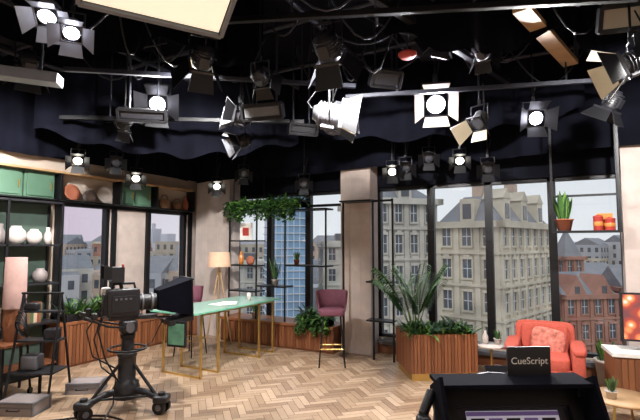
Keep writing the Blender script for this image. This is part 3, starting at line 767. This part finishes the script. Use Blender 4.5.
# ---------------------------------------------------------------- studio camera on pedestal
def studio_camera():
    mb = MB('studio_camera_on_pedestal'); x, y = R(-1.94, 4.68)
    B = Matrix.Translation((x, y, 0)) @ Matrix.Rotation(math.radians(30), 4, 'Z')
    mb.T = B
    for k in range(3):
        a = math.radians(90+120*k+15); dx, dy = math.cos(a), math.sin(a)
        e = Vector((dx*.40, dy*.40, .13))
        mb.tube([(0,0,.20), (dx*.2, dy*.2, .19), e], .034, blackpl, 10)
        mb.cyl(e-Vector((0,0,.03)), e+Vector((0,0,.07)), .035, blackpl)
        sd = Vector((-dy, dx, 0))
        for s in (-1, 1):
            c = e+sd*.045*s; c.z = .065
            mb.cyl(c-sd*.017, c+sd*.017, .065, black, n=20); mb.cyl(c-sd*.019, c+sd*.019, .03, greym, n=16)
        mb.rbox((e.x, e.y, .14), (.15, .15, .07), blackpl, .4)
        mb.cyl((dx*.34, dy*.34, .16), (dx*.07, dy*.07, .46), .016, black)
    for k in range(3):
        a = math.radians(90+120*k+15); b2 = math.radians(90+120*(k+1)+15)
        mb.cyl((.3*math.cos(a), .3*math.sin(a), .16), (.3*math.cos(b2), .3*math.sin(b2), .16), .012, black)
    mb.lathe((0,0,0), [(0,.12),(.12,.12),(.13,.22),(.1,.28),(.085,.30),(.085,.52),(.095,.53),(.095,.56),(.06,.57),(.06,.72),(0,.72)], blackpl, 24)
    ring = [(.18*math.cos(t*math.pi/12), .18*math.sin(t*math.pi/12), .60) for t in range(25)]; mb.tube(ring, .011, black)
    for k in range(3): a = k*2.09; mb.cyl((.05*math.cos(a), .05*math.sin(a), .58), (.18*math.cos(a), .18*math.sin(a), .60), .009, black)
    mb.T = Matrix.Translation((x, y, 0)) @ Matrix.Rotation(math.radians(28.6+34), 4, 'Z') @ Matrix.Diagonal((.74, .84, 1, 1))
    mb.lathe((0,0,0), [(0,.70),(.09,.70),(.10,.74),(.07,.76),(.07,.80),(0,.80)], black, 20)
    mb.rbox((0,0,.82), (.22, .2, .13), blackpl, .35)
    mb.cyl((0,-.13,.82), (0,.13,.82), .055, greym)
    mb.box((.06,0,.905), (.62, .13, .03), blackpl)
    for s in (-1, 1):
        mb.tube([(-.05, s*.12, .82), (-.30, s*.2, .86), (-.48, s*.24, .93)], .011, black); mb.cyl((-.46, s*.236, .925), (-.58, s*.26, .965), .018, blackpl)
        mb.rbox((-.46, s*.236, .97), (.07, .06, .06), blackpl, .4)
    mb.rbox((-.08, 0, 1.06), (.42, .18, .28), blackpl, .18)
    mb.box((-.08, -.093, 1.05), (.30, .012, .16), blackpl); mb.box((-.30, 0, 1.05), (.05, .15, .2), black)
    mb.box((-.33, 0, 1.05), (.012, .12, .10), blackpl)
    for k in range(4): mb.box((-.18+k*.06, -.10, 1.1), (.03, .006, .02), greym)
    for k in range(3): mb.box((-.337, -.04+k*.04, 1.07), (.006, .02, .02), greym)
    mb.tube([(-.22,0,1.19),(-.20,0,1.25),(.06,0,1.25),(.08,0,1.19)], .014, black)
    mb.box((-.08, .0, .93), (.5, .12, .03), greym)
    mb.box((-.16, .04, 1.34), (.16, .22, .15), blackpl); mb.box((-.245, .04, 1.34), (.01, .18, .12), mat('viewfinder_screen', (50,60,70), .2, emit=.3, ergb=(120,140,160)))
    mb.box((-.29, .04, 1.42), (.12, .24, .012), black, rot=Matrix.Rotation(.3, 4, 'Y')); mb.box((-.29, -.08, 1.36), (.10, .01, .13), black); mb.box((-.29, .16, 1.36), (.10, .01, .13), black)
    mb.cyl((-.10, 0, 1.2), (-.12, 0, 1.28), .025, black)
    mb.rbox((-.1, -.04, 1.43), (.03,.03,.03), redm, .4)
    mb.rbox((-.26, .2, 1.16), (.12, .10, .09), paper, .4); mb.cyl((-.2,.08,1.14), (-.26,.17,1.16), .012, black)
    mb.cyl((.12,0,1.05), (.40,0,1.05), .075, black, .085, 20); mb.cyl((.16,0,1.05), (.18,0,1.05), .09, greym, n=20); mb.cyl((.28,0,1.05), (.31,0,1.05), .094, greym, n=20)
    h = [(.36,-.13,.97),(.36,.13,.97),(.36,.13,1.17),(.36,-.13,1.17),(.80,-.25,.90),(.80,.25,.90),(.78,.25,1.28),(.78,-.25,1.28)]
    mb.add(h, [(0,1,5,4),(1,2,6,5),(2,3,7,6),(3,0,4,7),(0,3,2,1)], cloth)
    mb.box((.79,0,1.28), (.03,.52,.02), black); mb.box((.80,0,.90), (.03,.52,.02), black)
    for s in (-1, 1): mb.cyl((.80,s*.255,.90), (.78,s*.255,1.28), .01, black)
    mb.add([(.78,-.20,1.27),(.78,.20,1.27),(.52,.16,.95),(.52,-.16,.95)], [(0,1,2,3)], glass)
    for s in (-1, 1): mb.cyl((.0, s*.05, .90), (.66, s*.05, .87), .01, greym)
    R2 = Matrix.Rotation(math.radians(-8), 4, 'Y')
    mb.box((.66, 0, .85), (.34, .42, .05), blackpl, rot=R2)
    Rz = Matrix.Rotation(math.radians(-50), 4, 'Z')
    mb.box((.60, -.20, .72), (.28, .045, .26), blackpl, rot=Rz)
    sn = Rz @ Vector((0, -.025, 0))
    mb.box(Vector((.60,-.20,.72))+sn.to_3d(), (.245, .004, .215), mat('prompter_picture', (80,110,90), .2, var=.6, scale=9, emit=.35, ergb=(90,140,110)), rot=Rz)
    mb.cyl((.60, -.16, .82), (.60, -.1, .86), .015, black)
    mb.tube([(-.3,0,1.0),(-.38,-.06,.8),(-.3,-.1,.55),(-.16,-.12,.35),(-.2,-.2,.12),(-.35,-.35,.012)], .011, black)
    mb.tube([(-.3,.05,1.0),(-.42,.0,.72),(-.32,-.02,.45),(-.1,-.08,.3)], .009, black)
    mb.tube([(-.3,.05,1.05),(-.5,.08,.80),(-.42,.06,.55),(-.15,.0,.42)], .009, black)
    mb.tube([(.5,.1,.85),(.35,.1,.62),(.15,.05,.55)], .007, black)
    return mb.finish(.003)
studio_camera()

# ---------------------------------------------------------------- foreground prompter rig
def prompter_rig():
    mb = MB('teleprompter_monitor_rig'); x, y = R(.70, 1.66); dz = -.09
    mb.T = Matrix.Translation((x, y, 0)) @ Matrix.Rotation(math.radians(28.6+2), 4, 'Z')
    white = emis('prompter_screen_white', (195,192,208), .35); pur = emis('prompter_screen_purple', (105,85,140), .25); dk = mat('prompter_screen_dark', (45,45,55), .2)
    Tl = Matrix.Rotation(math.radians(-28), 4, 'X')
    base = mb.T.copy()
    mb.T = base @ Matrix.Translation((0,0,1.04+dz)) @ Tl
    mb.box((0,.03,0), (.50,.05,.36), blackpl)
    for s in (-1,1): mb.box((s*.23,-.0,0), (.04,.05,.36), black)
    mb.box((0,0,.150), (.50,.05,.065), black); mb.box((0,0,-.165), (.50,.05,.035), black)
    mb.box((0,.003,0), (.42,.004,.30), dk)
    mb.box((0,0,.03), (.34,.004,.15), white)
    mb.box((0,-.003,.095), (.34,.003,.014), pur)
    for k in range(5): mb.box((-.13+k*.065,-.003,.065), (.05,.003,.03), pur if k % 2 else dk)
    for k in range(6): mb.box((-.02,-.003,.035-.018*k), (.26,.002,.006), dk)
    mb.box((0,-.05,.20), (.56,.14,.014), cloth, rot=Matrix.Rotation(.5,4,'X'))
    for s in (-1,1): mb.box((s*.275,-.05,.02), (.014,.14,.36), cloth)
    mb.box((.02,.05,.225), (.14,.03,.10), blackpl)
    mb.T = base @ Matrix.Translation((0,0,dz))
    mb.box((.09,.09,1.285), (.165,.01,.135), blackpl)
    mb.box((.09,.084,1.222), (.165,.002,.008), redm)
    mb.tube([(-.30,.02,.82),(-.335,0,.98),(-.33,.02,1.14),(-.29,.06,1.2)], .018, black, 10)
    mb.tube([(-.27,.06,.84),(-.285,.04,1.0),(-.27,.06,1.16)], .012, greym, 10)
    mb.tube([(.29,.02,.84),(.31,0,1.0),(.29,.05,1.2)], .014, black, 10)
    mb.tube([(-.33,.02,1.14),(-.25,.1,1.22),(-.05,.12,1.24),(.2,.12,1.22),(.3,.06,1.17)], .013, black, 10)
    mb.rbox((-.335,0,1.08), (.05,.06,.12), blackpl, .4)
    mb.rbox((.30,.03,1.12), (.06,.06,.08), blackpl, .4)
    mb.T = base
    mb.cyl((0,.06,.1), (0,.08,.86), .03, black); mb.box((0,.07,.82), (.3,.08,.05), blackpl)
    mb.cyl((-.27,.06,.76), (.29,.03,.76), .015, black)
    for k in range(3):
        a = k*2.094+.5; mb.tube([(0,.06,.35),(.40*math.cos(a),.06+.40*math.sin(a),.03)], .014, black); mb.rbox((.40*math.cos(a),.06+.40*math.sin(a),.02), (.05,.05,.04), black)
    mb.cyl((0,.06,.1),(0,.06,.38),.04,black)
    ob = mb.finish(.002)
    cu = bpy.data.curves.new('sign_lettering', 'FONT'); cu.body = 'CueScript'; cu.size = .035; cu.align_x = 'CENTER'; cu.extrude = .0005
    cu.materials.append(paper)
    t = bpy.data.objects.new('sign_lettering', cu); SC.collection.objects.link(t)
    M = base @ Matrix.Translation((.09,.083,1.29+dz)) @ Matrix.Rotation(math.pi/2, 4, 'X')
    t.parent = ob; t.matrix_parent_inverse = Matrix.Identity(4); t.matrix_basis = Matrix.Translation(-ob.location) @ M
prompter_rig()

# ---------------------------------------------------------------- outside world
stone = mat('bath_stone', (198,188,170), .9, 0, .22, .5)
stone2 = mat('portland_stone', (196,190,180), .9, 0, .2, .5)
stoned = mat('weathered_stone', (170,160,146), .9, 0, .15, .4)
slate = mat('slate_roof', (128,130,136), .8, 0, .12, .6)
brick = mat('red_brick', (166,120,104), .9, 0, .18, .5)
brick2 = mat('buff_brick', (184,162,146), .9, 0, .15, .5)
wing = mat('dark_window_pane', (84,88,96), .25, 0, .3, .5)
bglass = mat('blue_curtain_wall', (138,172,204), .2, 0, .25, .25)
bwhite = mat('white_mullion', (210,214,218), .6)
grnd = mat('street_asphalt', (130,130,132), .9, 0, .2, .2)

def building(name, lat, d, w, dp, z0, z1, rot, wallm, roof='mansard', bay=2.2, fh=3.3, roofh=3.0, rel=28.6):
    """lat,d = nearest corner; w along local x, dp along local y"""
    mb = MB(name); x, y = R(lat, d); mb.T = Matrix.Translation((x, y, 0)) @ Matrix.Rotation(math.radians(rel+rot), 4, 'Z')
    mb.bb(0, w, 0, dp, z0, z1, wallm)
    nf = int((z1-z0)/fh)
    for side in range(4):
        L = (w, dp, w, dp)[side]; nb = max(1, int(L/bay)); s = L/nb
        def pl(u, v, uw, vh, th, m, o=0):
            if side == 0: mb.bb(u-uw/2, u+uw/2, -th-o, -o, v, v+vh, m)
            elif side == 1: mb.bb(w+o, w+th+o, u-uw/2, u+uw/2, v, v+vh, m)
            elif side == 2: mb.bb(u-uw/2, u+uw/2, dp+o, dp+th+o, v, v+vh, m)
            else: mb.bb(-th-o, -o, u-uw/2, u+uw/2, v, v+vh, m)
        for f in range(nf):
            zz = z1-(f+1)*fh
            if zz < -14: break
            for b_ in range(nb):
                u = (b_+.5)*s
                pl(u, zz+.7, s*.42, fh*.58, .03, wing)
                pl(u, zz+.7+fh*.28, s*.42, .06, .06, bwhite); pl(u, zz+.7, .05, fh*.58, .06, bwhite)
                pl(u, zz+.55, s*.56, .15, .18, wallm); pl(u, zz+.7+fh*.58, s*.56, .2, .2, wallm)
                pl(u-s*.25, zz+.7, s*.06, fh*.58, .12, wallm); pl(u+s*.25, zz+.7, s*.06, fh*.58, .12, wallm)
                if f % 3 == 1: pl(u, zz+.7+fh*.58+.2, s*.3, .18, .2, wallm); pl(u, zz+.1, s*.5, .35, .28, wallm)
            pl(L/2, zz+.05, L+.3, .2, .25, wallm)
            if f == 0: pl(L/2, z1-.4, L+1.0, .5, .5, wallm)
        for b_ in range(nb+1): pl(min(max(b_*s, .2), L-.2), z0, .4, z1-z0, .15, wallm)
    if roof == 'mansard':
        i = 1.6; a = [(0,0,z1),(w,0,z1),(w,dp,z1),(0,dp,z1),(i,i,z1+roofh),(w-i,i,z1+roofh),(w-i,dp-i,z1+roofh),(i,dp-i,z1+roofh)]
        mb.add(a, [(0,1,5,4),(1,2,6,5),(2,3,7,6),(3,0,4,7),(4,5,6,7)], slate)
        for b_ in range(int(w/3)):
            u = (b_+.5)*w/int(w/3); mb.bb(u-.6, u+.6, .1, 1.6, z1, z1+1.9, wallm); mb.bb(u-.35, u+.35, .05, .1, z1+.3, z1+1.5, wing)
            mb.add([(u-.75,.05,z1+1.9),(u+.75,.05,z1+1.9),(u,.05,z1+2.7),(u-.75,1.8,z1+1.9),(u+.75,1.8,z1+1.9),(u,1.8,z1+2.7)], [(0,1,2),(0,2,5,3),(1,4,5,2),(3,5,4)], wallm)
        for b_ in range(max(1, int(dp/3))):
            u = (b_+.5)*dp/max(1, int(dp/3)); mb.bb(.1, 1.6, u-.6, u+.6, z1, z1+1.9, wallm); mb.bb(.05, .1, u-.35, u+.35, z1+.3, z1+1.5, wing)
        for cx_ in (.2, .8): mb.bb(w*cx_-.5, w*cx_+.5, dp*.4, dp*.4+.8, z1+roofh*.5, z1+roofh+1.6, brick2)
    elif roof == 'gable':
        mb.add([(0,0,z1),(w,0,z1),(w,dp,z1),(0,dp,z1),(0,dp/2,z1+roofh),(w,dp/2,z1+roofh)], [(0,1,5,4),(2,3,4,5),(1,2,5),(3,0,4)], slate)
        nb = max(1, int(w/3.4)); s = w/nb
        for b_ in range(nb):   # street gables
            u = (b_+.5)*s; hh = roofh*.95
            mb.add([(u-s*.36,-.1,z1),(u+s*.36,-.1,z1),(u,-.1,z1+hh),(u-s*.36,dp*.3,z1),(u+s*.36,dp*.3,z1),(u,dp*.4,z1+hh)], [(0,1,2),(0,2,5,3),(1,4,5,2)], wallm)
            mb.bb(u-.3, u+.3, -.16, -.1, z1+.2, z1+1.0, wing)
    elif roof == 'spire':
        mb.add([(0,0,z1),(w,0,z1),(w,dp,z1),(0,dp,z1),(w/2,dp/2,z1+roofh)], [(0,1,4),(1,2,4),(2,3,4),(3,0,4)], slate)
    elif roof == 'flat':
        mb.bb(-.2, w+.2, -.2, dp+.2, z1, z1+.5, wallm); mb.bb(w*.3, w*.6, dp*.3, dp*.6, z1+.5, z1+1.6, greym)
    return mb.finish()
GZ = -24
building('stone_corner_building', 13.4, 34, 10.5, 5.2, GZ, 3.3, 45, stone, 'mansard', 1.5, 2.5, 2.2)
building('stone_office_building', 4.6, 38, 5.6, 9, GZ, 5.4, 14, stone2, 'mansard', 1.4, 2.6, 1.4)
building('pale_office_building', 10.4, 46, 6, 6, GZ, 2.4, 10, stone2, 'flat', 1.8, 2.9)
building('pale_office_building', -14.0, 72, 6, 8, GZ, -1.5, 5, stone2, 'flat', 2, 3)
building('pale_office_building', .6, 66, 7, 8, GZ, 1.6, 5, stone2, 'flat', 2, 3)
building('brick_warehouse', 27.5, 52, 7, 9, GZ, -4.2, 10, brick, 'gable', 1.7, 2.8, 2.4)
building('brick_warehouse', 37, 56, 10, 8, GZ, -3.8, -10, brick, 'gable', 1.7, 2.8, 2.6)
building('brick_warehouse', 34, 80, 14, 8, GZ, -2.6, 15, brick2, 'gable', 2, 3, 2)
building('church_tower', 38, 71, 3.2, 3.2, GZ, -.4, 10, brick, 'spire', 1.6, 3, 4.5)
mb = MB('glass_office_tower'); x, y = R(-6.6, 60); mb.T = Matrix.Translation((x, y, 0)) @ Matrix.Rotation(math.radians(28.6+12), 4, 'Z')
mb.bb(0, 5.6, 0, 8, GZ, 9.5, bglass)
for k in range(8): mb.bb(k*.8-.05, k*.8+.05, -.12, 0, GZ, 9.5, bwhite)
for k in range(22): mb.bb(-.1, 5.7, -.15, 0, -12+k, -11.88+k, bwhite); mb.bb(-.15, 0, 0, 8, -12+k, -11.88+k, bwhite)
mb.bb(-.3, 5.9, -.3, 8.3, 9.5, 10, bwhite); mb.finish()
mb = MB('street_ground'); mb.bb(-700, 400, -200, 700, GZ-.5, GZ, grnd); mb.finish()
mb = MB('city_skyline'); cm = [brick, brick2, stone, stoned, stone2, mat('pale_concrete', (194,192,194), .9, 0, .1, .2), mat('grey_concrete', (166,168,174), .9, 0, .1, .2)]
hz = mat('hazy_blocks', (192,192,200), .95, 0, .06, .1)  # distance haze put into the paler colour of the far blocks
for k in range(1100):
    d = rnd.uniform(84, 330); ang = rnd.uniform(-42, 42); lat = d*math.tan(math.radians(ang))
    w = rnd.uniform(6, 18); l = rnd.uniform(6, 18)
    top = 1.65+(rnd.uniform(-.13, -.05)*d if d < 150 else rnd.uniform(-.045, .006)*d)
    top = max(top, GZ+4)
    x, y = R(lat, d)
    if x > -14 and y < 16: continue
    if 24 < lat < 60 and d < 100: continue
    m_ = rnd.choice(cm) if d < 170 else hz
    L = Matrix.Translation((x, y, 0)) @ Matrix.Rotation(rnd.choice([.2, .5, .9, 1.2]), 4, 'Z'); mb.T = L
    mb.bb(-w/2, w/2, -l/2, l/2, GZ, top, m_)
    if d < 170:
        if rnd.random() < .5: mb.add([(-w/2,-l/2,top),(w/2,-l/2,top),(w/2,l/2,top),(-w/2,l/2,top),(-w/2,0,top+2.5),(w/2,0,top+2.5)], [(0,1,5,4),(2,3,4,5),(1,2,5),(3,0,4)], slate)
        nb = int(w/2.4)
        for f in range(3):
            for b_ in range(nb):
                u = -w/2+(b_+.5)*w/nb; mb.bb(u-.5, u+.5, -l/2-.06, -l/2, top-2.6-f*3.1, top-1-f*3.1, wing)
        nb = int(l/2.4)
        for f in range(3):
            for b_ in range(nb):
                u = -l/2+(b_+.5)*l/nb; mb.bb(-w/2-.06, -w/2, u-.5, u+.5, top-2.6-f*3.1, top-1-f*3.1, wing); mb.bb(w/2, w/2+.06, u-.5, u+.5, top-2.6-f*3.1, top-1-f*3.1, wing)
mb.finish()
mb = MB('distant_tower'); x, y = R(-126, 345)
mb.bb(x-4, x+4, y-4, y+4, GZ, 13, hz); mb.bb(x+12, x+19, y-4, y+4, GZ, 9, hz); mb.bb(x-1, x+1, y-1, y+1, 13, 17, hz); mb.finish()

# ---------------------------------------------------------------- world
W = bpy.data.worlds.new('overcast_sky'); SC.world = W; W.use_nodes = True; nt = W.node_tree
bg = nt.nodes['Background']; tc = nt.nodes.new('ShaderNodeTexCoord'); sp = nt.nodes.new('ShaderNodeSeparateXYZ')
nt.links.new(tc.outputs['Generated'], sp.inputs[0])
rp = nt.nodes.new('ShaderNodeValToRGB'); rp.color_ramp.elements[0].position = .0; rp.color_ramp.elements[0].color = lin((226,228,232))+(1,)
rp.color_ramp.elements[1].position = .6; rp.color_ramp.elements[1].color = lin((212,218,228))+(1,)
nt.links.new(sp.outputs['Z'], rp.inputs['Fac'])
cn = nt.nodes.new('ShaderNodeTexNoise'); cn.inputs['Scale'].default_value = 3; cn.inputs['Detail'].default_value = 5
nt.links.new(tc.outputs['Generated'], cn.inputs['Vector'])
cm_ = nt.nodes.new('ShaderNodeMapRange'); cm_.inputs['To Min'].default_value = .98; cm_.inputs['To Max'].default_value = 1.16
nt.links.new(cn.outputs['Fac'], cm_.inputs['Value'])
r2 = nt.nodes.new('ShaderNodeMapRange'); r2.inputs['From Min'].default_value = .62; r2.inputs['From Max'].default_value = .85
ng = nt.nodes.new('ShaderNodeMath'); ng.operation = 'MULTIPLY'; ng.inputs[1].default_value = -1
nt.links.new(sp.outputs['X'], ng.inputs[0]); nt.links.new(ng.outputs[0], r2.inputs['Value'])
mx = nt.nodes.new('ShaderNodeMix'); mx.data_type = 'RGBA'; mx.inputs[7].default_value = lin((204,188,204))+(1,)
nt.links.new(r2.outputs['Result'], mx.inputs[0]); nt.links.new(rp.outputs['Color'], mx.inputs[6])
nt.links.new(mx.outputs[2], bg.inputs['Color']); nt.links.new(cm_.outputs['Result'], bg.inputs['Strength'])
sl = bpy.data.lights.new('hazy_sun', 'SUN'); sl.energy = .8; sl.angle = math.radians(25); sl.color = (1, .99, .97)
so = bpy.data.objects.new('hazy_sun', sl); so.rotation_euler = (math.radians(48), 0, math.radians(20)); SC.collection.objects.link(so)

# ---------------------------------------------------------------- camera
cd = bpy.data.cameras.new('camera'); cd.sensor_width = 36; cd.lens = 455/640*36; cd.clip_end = 2000
co = bpy.data.objects.new('camera', cd); co.location = (0, 0, CAMZ)
co.rotation_euler = (math.radians(90+4.25), 0, math.radians(28.6)); SC.collection.objects.link(co); SC.camera = co
SC.view_settings.view_transform = 'Standard'
SC.view_settings.look = 'None'
SC.view_settings.exposure = 0.1
